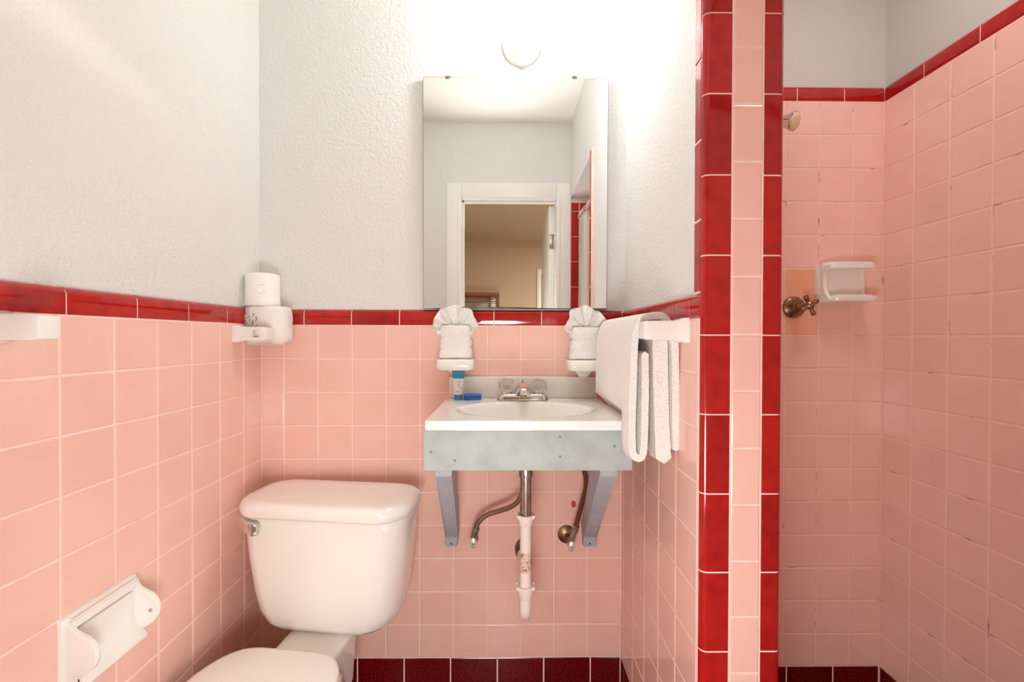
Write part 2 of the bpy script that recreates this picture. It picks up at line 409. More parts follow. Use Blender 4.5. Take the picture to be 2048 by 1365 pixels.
# door frame, door leaf, bedroom door
def casing(name, label, x0, x1, zt, wd, y0, y1, m, jamb=None):
    t = thing(name, label, 'door frame', (0, 0, 0)); t['kind'] = 'structure'; del t['category']
    for s, (a, b) in enumerate(((x0-wd, x0), (x1, min(x1+wd, XR+MUD-.001) if jamb else x1+wd))):
        boxo('casing_side', (a, b, y0, y1, 0, zt+wd), m, t, bev=.004)
        if jamb:
            e = (b-.022, b, y1, y1+.006) if s == 0 else (a, a+.022, y1, y1+.006)
            boxo('casing_moulding', (*e, 0, zt), m, t, bev=.002)
    boxo('casing_head', (x0, x1, y0, y1, zt, zt+wd), m, t, bev=.004)
    if jamb:
        boxo('jamb', (x0-.0195, x0, jamb[0], jamb[1], 0, zt), m, t, bev=.002)
        boxo('jamb', (x1, x1+.0195, jamb[0], jamb[1], 0, zt), m, t, bev=.002)
        boxo('jamb_head', (x0, x1, jamb[0], jamb[1], zt, zt+.0195), m, t, bev=.002)
        boxo('stop', (x0, x0+.012, jamb[0]+.035, jamb[0]+.07, 0, zt), m, t, bev=.002)
        boxo('stop_head', (x0, x1, jamb[0]+.035, jamb[0]+.07, zt-.012, zt), m, t, bev=.002)
    return t
casing('trim_1', 'white painted moulding around the bathroom doorway, seen in the mirror', DX0, DX1, DZ, .09, YR, YR+.012, TRIMW, jamb=(YR-.125, YR))
d1 = thing('door_1', 'white bathroom door swung open into the bedroom, seen edge-on in the mirror', 'door', (DX1, YR-.13, 0)); d1['kind'] = 'structure'; del d1['category']
boxo('door_leaf', (-.036, -.001, -.53, -.004, .01, DZ-.01), TRIMW, d1, bev=.002)
for hz in (1.78, .30):
    h_ = boxo('hinge', (-.030, -.003, -.0035, -.0012, hz-.045, hz+.045), SATIN, d1, bev=.004)
    bm = bmesh.new(); lathe(bm, [(0, -.047), (.006, -.047), (.006, .047), (0, .047)], 12, Matrix.Translation((-.001, .001, hz))); finish(bm, 'hinge_pin', SATIN, h_, True, .6)
gx0 = .47
casing('trim_2', 'cream frame around the green bedroom door, seen in the mirror', gx0, gx0+.80, 2.03, .06, BY, BY+.015, TRIMW)
d2 = thing('door_2', 'bright green door across the bedroom, seen in the mirror', 'door', (gx0, BY+.001, 0)); d2['kind'] = 'structure'; del d2['category']
boxo('door_leaf', (.004, .796, 0, .008, .01, 2.026), GREEN, d2, bev=.002)
boxo('door_panel', (.14, .66, .008, .012, .25, .95), GREEN, d2, bev=.003)
boxo('door_panel', (.14, .66, .008, .012, 1.1, 1.85), GREEN, d2, bev=.003)
bm = bmesh.new(); lathe(bm, [(0, 0), (.022, 0), (.012, .015), (.012, .03), (.026, .045), (.022, .065), (0, .068)], 20, Matrix.Translation((.73, .008, 1.0)) @ Matrix.Rotation(-math.pi/2, 4, 'X')); finish(bm, 'door_knob', BRASS, d2, True, .6)

# open clothes shelf in the bedroom
t = thing('clothes_shelf', 'brown topped clothes shelf on pale posts in the bedroom, seen in the mirror', 'shelf', (-.62, BY+.26, 0))
boxo('shelf_board', (-.52, .52, -.25, .10, 1.70, 1.735), BWOOD, t, bev=.003)
boxo('back_panel', (-.50, .50, -.255, -.235, .35, 1.70), mat('pale_panel', rgb(205, 190, 170), .6), t)
for sx in (-1, 1):
    boxo('post', (sx*.50-.02, sx*.50+.02, .05, .09, 0, 1.70), mat('dark_post', rgb(112, 86, 66), .5), t, bev=.003)
    boxo('post', (sx*.43-.025, sx*.43+.025, -.23, -.19, 0, 1.70), TRIMW, t, bev=.003)
bm = bmesh.new(); tube(bm, [(-.48, -.05, 1.62), (.48, -.05, 1.62)], .012); finish(bm, 'hanging_rail', CHROME, t, True, .6)

# ------------------------------------------------------------------ mirror
YM = -.0015
mc = [at(845.5, 153.5, 'y', YM), at(1217, 157, 'y', YM), at(1213.5, 618, 'y', YM), at(846.5, 618, 'y', YM)]
t = thing('wall_mirror', 'frameless rectangular mirror above the sink with old clips and worn bottom edge', 'mirror', ((mc[2].x+mc[3].x)/2, MUD, mc[3].z))
off = t.location
bm = bmesh.new(); extrude_poly(bm, [p-off for p in mc], (0, MUD-YM-.001, 0)); finish(bm, 'backing', MEDGE, t)
bm = bmesh.new(); ins = [(.0015, -.0015), (-.0015, -.0015), (-.0015, .0015), (.0015, .0015)]
extrude_poly(bm, [p-off+Vector((i[0], -.0006, i[1])) for p, i in zip(mc, ins)], (0, .0005, 0)); finish(bm, 'silvered_glass', MIRR, t)
n = 26; x0, x1 = mc[3].x+.03, mc[2].x-.02; top = []
for i in range(n+1):
    s = i/n; hh = .0012+.0062*max(0, math.exp(-((s-.26)/.2)**2))*(.7+.5*random.random())
    top.append((x0+(x1-x0)*s, hh))
bm = bmesh.new()
extrude_poly(bm, [Vector((x, YM-.0010, mc[3].z+.0003))-off for x, _ in (top[0], top[-1])]+[Vector((x, YM-.0010, mc[3].z+hh))-off for x, hh in top[::-1]], (0, .0003, 0))
finish(bm, 'worn_edge', FOX, t)
for u in (896, 1149):
    p = at(u, 155, 'y', YM)-off
    k = boxo('clip', (p.x-.009, p.x+.009, p.y-.004, p.y+.012, p.z-.004, p.z+.004), SATIN, t, bev=.001)
    boxo('clip_screw', (p.x-.003, p.x+.003, p.y-.0055, p.y-.004, p.z-.001, p.z+.0025), SATIN, k)

# ------------------------------------------------------------------ bulb above the mirror
p = at(1043, 96, 'y', MUD)
t = thing('lampholder', 'round white porcelain lampholder with a lit bare bulb above the mirror', 'wall lamp', (p.x, MUD, p.z))
M = MY((0, 0, 0))
bm = bmesh.new(); lathe(bm, [(0, 0), (.061, 0), (.062, .006), (.061, .016), (.057, .022), (.047, .024), (.045, .030), (.043, .036), (.036, .041), (.030, .043), (.028, .052), (.026, .056), (.0, .056)], 48, M); finish(bm, 'base', PORC, t, True, .55)
bm = bmesh.new(); lathe(bm, [(0, .056), (.0185, .056), (.0185, .060), (.0145, .061), (.0145, .072), (0, .072)], 32, M); finish(bm, 'socket_ring', PORC, t, True, .55)
for a in (-2.2, -.9):
    bm = bmesh.new(); lathe(bm, [(0, 0), (.003, 0), (.0025, .002), (0, .002)], 10, M @ Matrix.Translation((.036*math.cos(a), .036*math.sin(a), .0385))); finish(bm, 'screw', SATIN, t, True, .6)
k = boxo('switch_tab', (-.012, .010, -.022, -.010, -.066, -.054), PORC, t, bev=.002)
bm = bmesh.new(); lathe(bm, [(0, .068), (.013, .068), (.0145, .078), (.020, .092), (.028, .108), (.0305, .124), (.028, .139), (.020, .150), (.010, .155), (0, .156)], 32, M); bulb = finish(bm, 'bulb', BULBM, t, True)

# ------------------------------------------------------------------ toilet
A = math.radians(-7)
t = thing('toilet', 'white two-piece toilet with chrome lever, standing by the left wall', 'toilet', (-.491, -.055, 0), A)
def tank_loop(hw, dep, z, r, bow, y0=0):
    pts = rrect(hw, dep/2, r, 6, 0, y0-dep/2); out = []
    for x, y in pts:
        f = max(0, -(y-(y0-dep/2))/(dep/2))
        out.append((x, y-bow*f*(1-(x/hw)**2), z))
    return out
bm = bmesh.new()
loft(bm, [tank_loop(*a) for a in ((0.097, .10, .334, .05, .010, -.035), (0.147, .125, .336, .06, .012, -.030), (0.175, .145, .345, .065, .014, -.022), (0.193, .160, .362, .066, .016, -.016), (0.208, .170, .395, .066, .018, -.012), (0.218, .176, .45, .064, .02, -.010), (0.228, .182, .54, .06, .022, -.008), (0.236, .186, .64, .058, .023, -.007), (0.237, .187, .672, .058, .023, -.007))])
tank = finish(bm, 'tank', PORC, t, True)
bm = bmesh.new()
loft(bm, [tank_loop(*a) for a in ((.230, .190, .666, .06, .026, -.004), (.242, .204, .668, .066, .028, 0), (.247, .209, .674, .068, .028, .002), (.249, .211, .684, .069, .028, .003), (.247, .209, .695, .069, .028, .002), (.241, .203, .703, .068, .028, 0), (.230, .190, .708, .062, .026, -.005), (.206, .168, .7105, .05, .022, -.015), (.12, .09, .7120, .03, .01, -.05))])
finish(bm, 'tank_lid', PORC, tank, True)
bm = bmesh.new(); lathe(bm, [(0, 0), (.014, 0), (.014, .006), (.010, .012), (0, .012)], 20, MY((-.170, -.197, .646)))
fl = finish(bm, 'flush_lever', CHROME, tank, True, .6)
bm = bmesh.new()
loops = []
for s, (x, y, z, hy, hz) in enumerate(((-.156, -.214, .638, .006, .015), (-.166, -.218, .641, .009, .018), (-.190, -.217, .649, .008, .016), (-.214, -.212, .658, .005, .011), (-.222, -.211, .661, .004, .008))):
    loops.append([(x, y+a, z+b) for a, b in rrect(hy, hz, .004, 3)])
loft(bm, loops); finish(bm, 'lever_arm', CHROME, fl, True, .8)
def egg(hw, y0, y1, z, sq=2.6, cx=-.016, rear=.80):
    """seat shaped loop: y0 rear, y1 front"""
    out = []; cyy = y0*.52+y1*.48
    for i in range(48):
        a = 2*math.pi*i/48; c_, s_ = math.cos(a), math.sin(a)
        e = 2/5.5 if s_ > 0 else 2/2.1
        x = hw*math.copysign(abs(c_)**e, c_); yy = math.copysign(abs(s_)**e, s_)
        if s_ > 0: x *= 1-(1-rear)*yy**2; y = cyy+(y0-cyy)*yy
        else: y = cyy+(cyy-y1)*yy
        out.append((cx+x, y, z))
    return out
bm = bmesh.new()
loft(bm, [egg(.11, -.12, -.53, 0, rear=.9), egg(.112, -.12, -.535, .02, rear=.9), egg(.10, -.13, -.52, .10, rear=.9), egg(.105, -.14, -.54, .20, rear=.9), egg(.145, -.20, -.62, .27, rear=.8), egg(.172, -.25, -.69, .315, rear=.75), egg(.176, -.29, -.70, .335), egg(.165, -.30, -.685, .343)])
bowl = finish(bm, 'bowl', PORC, t, True)
bm = bmesh.new()
loft(bm, [[(-.008+x, y, z) for x, y in rrect(hw, .125, .03, 5, 0, -.225)] for hw, z in ((.078, .18), (.084, .26), (.088, .318), (.088, .328), (.083, .333))])
finish(bm, 'tank_shelf', PORC, bowl, True, .9)
bm = bmesh.new(); loft(bm, [egg(.172, -.292, -.68, .341), egg(.178, -.288, -.685, .346), egg(.178, -.288, -.685, .354), egg(.173, -.291, -.68, .357)]); finish(bm, 'seat_ring', PLAST, t, True)
bm = bmesh.new(); loft(bm, [egg(.173, -.290, -.68, .358), egg(.180, -.284, -.688, .362), egg(.181, -.283, -.689, .368), egg(.178, -.286, -.686, .374), egg(.168, -.296, -.674, .3775), egg(.12, -.37, -.63, .379), egg(.05, -.44, -.55, .3795)]); sl = finish(bm, 'seat_lid', PLAST, t, True)
for sx in (-1, 1):
    bm = bmesh.new(); lathe(bm, [(0, -.02), (.011, -.02), (.011, .02), (0, .02)], 16, Matrix.Translation((-.016+sx*.075, -.281, .349)) @ Matrix.Rotation(math.pi/2, 4, 'Y')); finish(bm, 'hinge', PLAST, t, True, .6)

# ------------------------------------------------------------------ sink on a wooden frame
SX0, SX1, SY0, SY1, SZ = -.190, .2925, -.413, -.001, .9637
scx, scy, sa, sb, sdep = .0515, -.235, .186, .132, .150
t = thing('washbasin', 'white moulded basin top with low splashback, on a grey wooden frame', 'sink', (scx, -.19, SZ))
def bowlz(x, y):
    r = math.sqrt(((x-scx)/sa)**2+((y-scy)/sb)**2)
    if r >= 1: return 0
    return -sdep*(1-r**2.6)**1.25
bm = bmesh.new(); nx, ny = 72, 56; grid = []
for j in range(ny+1):
    y = SY0+(SY1-SY0)*j/ny
    grid.append([bm.verts.new((SX0+(SX1-SX0)*i/nx-scx, y+.19, bowlz(SX0+(SX1-SX0)*i/nx, y))) for i in range(nx+1)])
und = []
for j in range(ny+1):
    y = SY0+(SY1-SY0)*j/ny; row = []
    for i in range(nx+1):
        x = SX0+(SX1-SX0)*i/nx
        r = math.sqrt(((x-scx)/(sa+.012))**2+((y-scy)/(sb+.012))**2)
        row.append(bm.verts.new((x-scx, y+.19, min(-.022, -.013-sdep*(1-min(r, 1)**2.6)**1.25))))
    und.append(row)
for g in (grid, und):
    for j in range(ny):
        for i in range(nx): bm.faces.new((g[j][i], g[j][i+1], g[j+1][i+1], g[j+1][i]))
for j in range(ny):
    bm.faces.new((grid[j][0], grid[j+1][0], und[j+1][0], und[j][0])); bm.faces.new((grid[j][nx], grid[j+1][nx], und[j+1][nx], und[j][nx]))
for i in range(nx):
    bm.faces.new((grid[0][i], grid[0][i+1], und[0][i+1], und[0][i])); bm.faces.new((grid[ny][i], grid[ny][i+1], und[ny][i+1], und[ny][i]))
finish(bm, 'basin', MARBLE, t, True, .6)
b0, b1 = at(898, 790, 'y', -.02).x-scx, at(1194, 790, 'y', -.02).x-scx
boxo('splashback', (b0, b1, .19-.021, .19-.0005, 0.0, .069), MARBLE, t, bev=.004)
bm = bmesh.new(); lathe(bm, [(0, 0), (.022, 0), (.022, .002), (.014, .003), (0, .0015)], 28, Matrix.Translation((0, scy+.19, -sdep+.0005))); finish(bm, 'drain', CHROME, t, True, .6)

t = thing('basin_frame', 'grey-blue painted wooden frame of boards holding the basin', 'frame', (scx, -.413, .48))
ox, oy, oz = t.location
def fb(name, d, m, bev=.0015, par=None): return boxo(name, (d[0]-ox, d[1]-ox, d[2]-oy, d[3]-oy, d[4]-oz, d[5]-oz), m, par or t, bev=bev)
ap = fb('apron_board', (SX0-.003, SX1+.003, -.4145, -.396, .8475, .9415), WOOD)
for u, v in ((862, 905), (1229, 893), (910, 922), (1120, 914), (1120, 874)):
    q = at(u, v, 'y', -.415)
    bm = bmesh.new(); lathe(bm, [(0, 0), (.0035, 0), (.0028, .0008), (0, .0008)], 10, MY((q.x-ox, -.4143-oy, q.z-oz))); finish(bm, 'nail_head', mat('nail_grey', rgb(128, 134, 132), .6), ap, True, .6)
fb('side_rail', (SX0, SX0+.019, -.396, -.002, .852, .9415), WOOD)
fb('side_rail', (SX1-.019, SX1, -.396, -.002, .852, .9415), WOOD)
fb('wall_rail', (SX0+.019, SX1-.019, -.021, -.002, .852, .9415), WOOD)
for (ut, ub, w_) in ((889, 903.5, .040), (1214, 1179, .042)):
    pt = at(ut, 940, 'y', -.372); pb = at(ub, 1085, 'y', -.022)
    # strut: from behind the apron down and back to the wall, with a short upright foot
    prof = [(pt.y-.018, pt.z+.06), (pt.y-.018, pt.z-.01), (-.036, pb.z+.022), (-.030, pb.z-.012), (-.002, pb.z-.016), (-.002, pb.z+.05), (pt.y+.028, pt.z+.06)]
    dx = pb.x-pt.x; bm = bmesh.new(); L0, L1 = [], []
    for y, z in prof:
        s = (pt.z-z)/(pt.z-pb.z); xm = pt.x+dx*s
        L0.append((xm-w_/2-ox, y-oy, z-oz)); L1.append((xm+w_/2-ox, y-oy, z-oz))
    loft(bm, [L0, L1]); bmesh.ops.bevel(bm, geom=bm.edges[:], offset=.002, segments=2, affect='EDGES')
    st = finish(bm, 'bracket_strut', WOOD2, t, True, .6)
    bm = bmesh.new(); lathe(bm, [(0, 0), (.003, 0), (.0025, .001), (0, .001)], 10, MY((pb.x-ox, -.0335-oy, pb.z-oz))); finish(bm, 'screw_head', DARK, st, True, .6)

# ------------------------------------------------------------------ faucet
fc = at(1045.5, 798, 'y', -.062)
t = thing('faucet', 'small chrome centreset faucet with two clear acrylic knobs on the basin', 'faucet', (fc.x, -.058, SZ))
bm = bmesh.new()
loft(bm, [[(x, y, z) for x, y in rrect(hx_, hy_, r_, 6)] for hx_, hy_, r_, z in ((.081, .027, .02, .0012), (.081, .027, .02, .005), (.076, .024, .018, .016), (.071, .020, .016, .020))])
finish(bm, 'base_plate', CHROME, t, True, .7)
bm = bmesh.new()
secs = ((.012, .010, .004, .030), (.0, .013, .007, .040), (-.02, .0135, .010, .046), (-.050, .0125, .010, .044), (-.078, .0115, .009, .038), (-.088, .010, .007, .033))
loft(bm, [[(x, y, zc+z) for x, z in rrect(hw, hz, .005, 4)] for y, hw, hz, zc in secs]); sp = finish(bm, 'spout', CHROME, t, True, .8)
bm = bmesh.new(); loft(bm, [[(x, y-.002, z) for x, y in rrect(a, b, .008, 5)] for a, b, z in ((.029, .024, .004), (.026, .022, .018), (.019, .018, .034), (.015, .015, .044))]); finish(bm, 'spout_body', CHROME, sp, True, .7)
bm = bmesh.new(); lathe(bm, [(0, 0), (.009, 0), (.009, .012), (0, .012)], 20, Matrix.Translation((0, -.079, .018))); finish(bm, 'aerator', SATIN, sp, True, .6)
bm = bmesh.new(); tube(bm, [(0, .016, .03), (0, .016, .062)], .003, 10); finish(bm, 'drain_rod', CHROME, t, True, .6)
for sx in (-1, 1):
    bm = bmesh.new(); prof = [(.010, .026), (.018, .028), (.0235, .034), (.0245, .044), (.0235, .056), (.020, .062), (.008, .065), (0, .065)]
    loops = []
    for r, z in [(0, .026)]+prof:
        loops.append([Vector((sx*.0505+max(r, 1e-5)*(1+.06*math.cos(8*2*math.pi*i/48))*math.cos(2*math.pi*i/48), max(r, 1e-5)*(1+.06*math.cos(8*2*math.pi*i/48))*math.sin(2*math.pi*i/48), z)) for i in range(48)])
    loft(bm, loops); kn = finish(bm, 'knob', ACRYL, t, True, .5)
    bm = bmesh.new(); lathe(bm, [(0, .018), (.017, .018), (.015, .024), (.008, .026), (.006, .045), (0, .045)], 24, Matrix.Translation((sx*.0505, 0, 0))); finish(bm, 'stem', CHROME, kn, True, .6)

# ------------------------------------------------------------------ drain pipe and trap
px, py = at(1051.5, 1000, 'y', scy).x, scy
t = thing('drain_pipe', 'chrome tailpiece and white plastic trap hanging under the basin', 'drain pipe', (px, py, .36))
z_ = lambda v: at(1051, v, 'y', py).z-.36
def cyl(name, prof, m, loc=(0, 0, 0), par=None, n=28):
    bm = bmesh.new(); lathe(bm, prof, n, Matrix.Translation(loc)); return finish(bm, name, m, par or t, True, .6)
tp = cyl('tailpiece', [(0, z_(1032)), (.0155, z_(1032)), (.0155, z_(946)), (0, z_(946))], SATIN)
cyl('flange_nut', [(0, z_(953)), (.019, z_(953)), (.0195, z_(944)), (.018, z_(936)), (0, z_(936))], SATIN, par=tp)
def nut(v0, v1, m, par):
    zt, zb = z_(v0), z_(v1); bm = bmesh.new()
    lathe(bm, [(0, zb), (.0165, zb), (.0185, zb+.004), (.0215, zt-.010), (.0215, zt), (.016, zt), (0, zt-.002)], 30)
    nn = finish(bm, 'slip_nut', m, par, True, .6)
    for a in (.5, 2.64, 3.64, 5.78):
        bm = bmesh.new(); R_ = Matrix.Rotation(a, 4, 'Z')
        extrude_poly(bm, [R_ @ Vector(q) for q in ((.019, -.002, zt-.013), (.029, -.002, zt-.004), (.029, -.002, zt+.001), (.019, -.002, zt))], R_ @ Vector((0, .004, 0)))
        finish(bm, 'nut_wing', m, nn)
    return nn
bm = bmesh.new(); tube(bm, [(0, 0, z_(1030)), (0, 0, z_(1180))], .0152, 24); up = finish(bm, 'upper_tube', PVC, t, True, .6)
nut(1029, 1050, PVC, up)
cyl('price_sticker', [(0, z_(1142)), (.01545, z_(1142)), (.01545, z_(1103)), (0, z_(1103))], mat('old_sticker', rgb(226, 200, 180), .6, noise=(140, rgb(150, 120, 96), .52, .62)), par=up)
zl, zb = z_(1172), z_(1250)+.0165
path = [(0, 0, zl-.01), (0, 0, zb+.035)]+[(0, .042-.042*math.cos(a), zb+.035-.042*math.sin(a)) for a in [math.pi*i/12 for i in range(1, 12)]]+[(0, .084, zb+.04), (0, .084, zb+.055), (0, .092, zb+.066), (0, .104, zb+.070), (0, -py-.004, zb+.072)]
bm = bmesh.new(); tube(bm, path, .0165, 24); lo = finish(bm, 'trap_bend', PVC, t, True, .8)
nut(1171, 1196, PVC, lo)
we = at(1046, 1128, 'y', -.004)
bm = bmesh.new(); lathe(bm, [(0, 0), (.032, 0), (.030, .006), (.022, .013), (.019, .016), (0, .016)], 30, MY((we.x-px, -py-.0008, zb+.080)) @ Matrix.Diagonal((.85, 1.15, 1, 1))); finish(bm, 'wall_flange', BRASS, lo, True, .6)
bm = bmesh.new(); lathe(bm, [(0, 0), (.005, 0), (.005, .03), (0, .03)], 12, MY((we.x-px+.022, -py-.01, zb+.052))); finish(bm, 'flange_screw', BRASS, lo, True, .6)

# ------------------------------------------------------------------ supply hoses with stop valves
def valve(name, label, wall_uv, hnd_uv, hose, m, esc):
    wp = at(*wall_uv, 'y', -.001); hp = at(*hnd_uv, 'y', -.075)
    t = thing(name, label, 'water valve', (wp.x, -.001, wp.z), 0)
    L = Vector((wp.x, -.001, wp.z))
    bm = bmesh.new(); lathe(bm, [(0, 0), (esc, 0), (esc*.96, .005), (esc*.6, .011), (.010, .013), (0, .013)], 32, MY((0, 0, 0))); finish(bm, 'escutcheon', BRASS, t, True, .6)
    vb = hp-L; vb.y = -.058
    bm = bmesh.new(); tube(bm, [(0, -.010, 0), (vb.x*.5, -.035, vb.z*.45), (vb.x*.9, -.056, vb.z*.85)], .0085, 14); st = finish(bm, 'stub_pipe', BRASS, t, True, .8)
    h0 = Vector(at(*hose[0], 'y', -.062))-L
    bm = bmesh.new(); tube(bm, [(vb.x*.9, -.058, vb.z*.85-.008), h0*.5+Vector((vb.x*.45, -.029, vb.z*.42)), h0], .0095, 14); finish(bm, 'valve_body', SATIN, t, True, .8)
    bm = bmesh.new(); lathe(bm, [(0, 0), (.007, 0), (.007, .010), (0, .010)], 14, MY((vb.x, -.060, vb.z))); hn = finish(bm, 'handle_stem', SATIN, t, True, .6)
    bm = bmesh.new(); loft(bm, [[(vb.x+x+.002, -.070-y, vb.z+z-.004) for x, z in [(hx2*math.cos(a*math.pi/12), hz2*math.sin(a*math.pi/12)) for a in range(24)]] for hx2, hz2, y in ((.0085, .014, 0), (.0105, .0165, .002), (.0105, .0165, .006), (.008, .0135, .008))]); finish(bm, 'handle', mat('pale_metal_handle', rgb(222, 212, 202), .35, metal=.55), hn, True, .8)
    bm = bmesh.new(); lathe(bm, [(0, 0), (.0024, 0), (.002, .001), (0, .001)], 8, MY((vb.x+.002, -.0778, vb.z-.006))); finish(bm, 'handle_screw', DARK, hn, True)
    pts = [Vector(at(u, v, 'y', yy))-L for (u, v, yy) in [(*hose[0], -.062)]+hose[1]]
    bm = bmesh.new(); tube(bm, spline(pts, 8), .0078, 14); hs = finish(bm, 'supply_hose', m, t, True, .8)
    bm = bmesh.new(); d = (pts[1]-pts[0]).normalized(); tube(bm, [pts[0]-d*.012, pts[0]+d*.012], .0105, 6); finish(bm, 'hose_nut', SATIN, hs)
    return t
valve('stop_valve', 'chrome stop valve with grey braided hose left of the drain pipe', (951, 1076), (945, 1084), ((951, 1062), [(957, 1045, -.065), (975, 1030, -.07), (1000, 1022, -.08), (1022, 1014, -.095), (1038, 1000, -.105), (1046, 975, -.11), (1048, 930, -.11)]), BRAID, .010)
valve('stop_valve', 'tarnished stop valve with round wall plate and brown hose, beside the right strut', (1133, 1069), (1142, 1091), ((1151, 1058), [(1158, 1030, -.07), (1166, 1000, -.085), (1172, 972, -.10), (1170, 948, -.11), (1160, 925, -.11), (1140, 905, -.11)]), RUBBER, .0295)

# ------------------------------------------------------------------ things on the basin
p = at(916.5, 800, 'y', -.05); p.y = -.05
t = thing('toothpaste_tube', 'white toiletry tube with blue ends standing on its cap on the basin', 'tube', (p.x, p.y, SZ))
bm = bmesh.new(); lathe(bm, [(0, .0005), (.0125, .0005), (.0130, .002), (.0130, .013), (.0115, .0145), (0, .0145)], 24); finish(bm, 'cap', TEAL, t, True, .6)
def tl(f, z, k=1.0):
    hw = (.0145+.0075*f); hd = max(.0016, .0145*(1-f)**.8)
    return [(hw*k*math.cos(a*math.pi/16), hd*k*math.sin(a*math.pi/16), z) for a in range(32)]
bm = bmesh.new(); loft(bm, [tl(0, .0145, .7), tl(0, .016)]+[tl(f, .016+.050*f/.55) for f in (.1, .2, .3, .4, .55)]); finish(bm, 'body', LABELW, t, True, .8)
bm = bmesh.new(); loft(bm, [tl(f, .016+.050*f/.55, 1.002) for f in (.55, .65, .75, .85, .95)]+[tl(1, .016+.050/.55)]); finish(bm, 'crimped_end', TEAL, t, True, .8)
for k, (x, z, a, l) in enumerate(((.004, .058, .3, .006), (-.002, .055, .5, .005), (.008, .054, -.4, .004), (.001, .047, .9, .008), (.005, .040, -.7, .008), (.0, .026, 1.57, .010))):
    bm = bmesh.new(); dx, dz = math.sin(a)*l/2, math.cos(a)*l/2; f = (z-.016)*.55/.050; hd = .0145*(1-f)**.8; hw = .0145+.0075*f
    yy = -hd*math.sqrt(max(0, 1-(x/hw)**2))-.0006
    tube(bm, [(x-dx, yy, z-dz), (x+dx*.3, yy-.0002, z), (x+dx, yy, z+dz)], .0007, 6); finish(bm, 'print_mark', PRINT, t)
p = at(945, 801, 'y', -.055); p.y = -.055
t = thing('soap_case', 'small flat blue oval soap case beside the white tube on the basin', 'soap case', (p.x, p.y, SZ), .06)
for nm, z0, z1, k in (('case_bottom', .0004, .0085, 1), ('case_lid', .0089, .0175, 1.01)):
    bm = bmesh.new(); loft(bm, [[(x, y, z) for x, y in rrect(.0285*k*a, .016*k*a, .015, 6)] for a, z in ((.94, z0), (1, z0+.001), (1, z1-.002), (.93, z1))]); finish(bm, nm, BLUE, t, True, .7)

# ------------------------------------------------------------------ ceramic holders with fan-folded washcloths
def cloth_holder(uc, vt, label1, label2, seed, tall, lean, ww):
    p = at(uc, vt, 'y', -.055)
    t = thing('tumbler_holder', label1, 'wall holder', (p.x, 0, p.z-.012), group=None)
    bm = bmesh.new(); loft(bm, [[(x, -.052+y, z) for x, y in rrect(a, b, .02, 6)] for a, b, z in ((.050, .046, -.022), (.056, .050, -.018), (.0575, .0515, -.008), (.0575, .0515, .006), (.056, .050, .010), (.053, .047, .012))]); finish(bm, 'shelf', CERAM, t, True, .8)
    bm = bmesh.new(); loft(bm, [[(x, -.022+y, z) for x, y in rrect(a, b, .012, 5)] for a, b, z in ((.008, .010, -.050), (.017, .0205, -.042), (.022, .0215, -.034), (.030, .0217, -.025), (.036, .0217, -.018))]); finish(bm, 'wall_bracket', CERAM, t, True)
    c = thing('washcloth', label2, 'washcloth', (p.x, -.055, p.z))
    rnd = random.Random(seed); bm = bmesh.new(); loops = []; hb = tall
    bands = 3; nn = 30
    for i in range(nn+1):
        s = i/nn; ph = (s*bands) % 1.0
        bulge = .0035*math.sin(math.pi*min(1, ph*1.05))**.5; w_ = ww*(1.06-.10*s)+bulge; d_ = .024+bulge
        z = hb*s; lp = rrect(w_, d_, .016, 6)
        loops.append([(x+.0012*rnd.uniform(-1, 1)+lean*z, y+.0012*rnd.uniform(-1, 1), z+.0006+(.003*x/ww if 0 < i < nn else 0)) for x, y in lp])
    loft(bm, loops); finish(bm, 'folded_body', TERRYF, c, True)
    bm = bmesh.new(); na, nr = 96, 10; R = .079; fr, bk = [], []
    for k in range(na+1):
        ph = math.radians(-112+224*k/na); rr = R*(1+.05*math.cos(3*ph+seed)+.05*math.cos(9*ph)-(.10 if abs(ph) > 1.6 else 0))
        ra, rb = [], []
        for j in range(nr+1):
            s = j/nr; r = .010+(rr-.010)*s
            co = math.cos(9*ph+.6*math.sin(2*ph+seed))*(.003+.011*s); cv = -.016*s*s*abs(math.sin(ph))
            x = r*math.sin(ph)*(.80+.06*s); z = hb-.010+r*math.cos(ph)*.98-.004*s*(abs(ph) > 1.2)
            ra.append(bm.verts.new((x+lean*hb, co+cv-.0022, z))); rb.append(bm.verts.new((x+lean*hb, co+cv+.0022, z)))
        fr.append(ra); bk.append(rb)
    for k in range(na):
        for j in range(nr):
            bm.faces.new((fr[k][j], fr[k+1][j], fr[k+1][j+1], fr[k][j+1])); bm.faces.new((bk[k][j], bk[k][j+1], bk[k+1][j+1], bk[k+1][j]))
        bm.faces.new((fr[k][nr], fr[k+1][nr], bk[k+1][nr], bk[k][nr])); bm.faces.new((fr[k][0], bk[k][0], bk[k+1][0], fr[k+1][0]))
    for k in (0, na):
        for j in range(nr): bm.faces.new((fr[k][j], fr[k][j+1], bk[k][j+1], bk[k][j]))
    finish(bm, 'pleated_fan', TERRYF, c, True)
cloth_holder(912.5, 718, 'white ceramic wall holder above the toiletry tube', 'white washcloth with a drooping fan top above the toiletry tube', 3, .104, -.02, .046)
cloth_holder(1170, 720, 'white ceramic wall holder next to the hanging bath towel', 'white washcloth with a wide fan top next to the hanging bath towel', 8, .102, .02, .046)

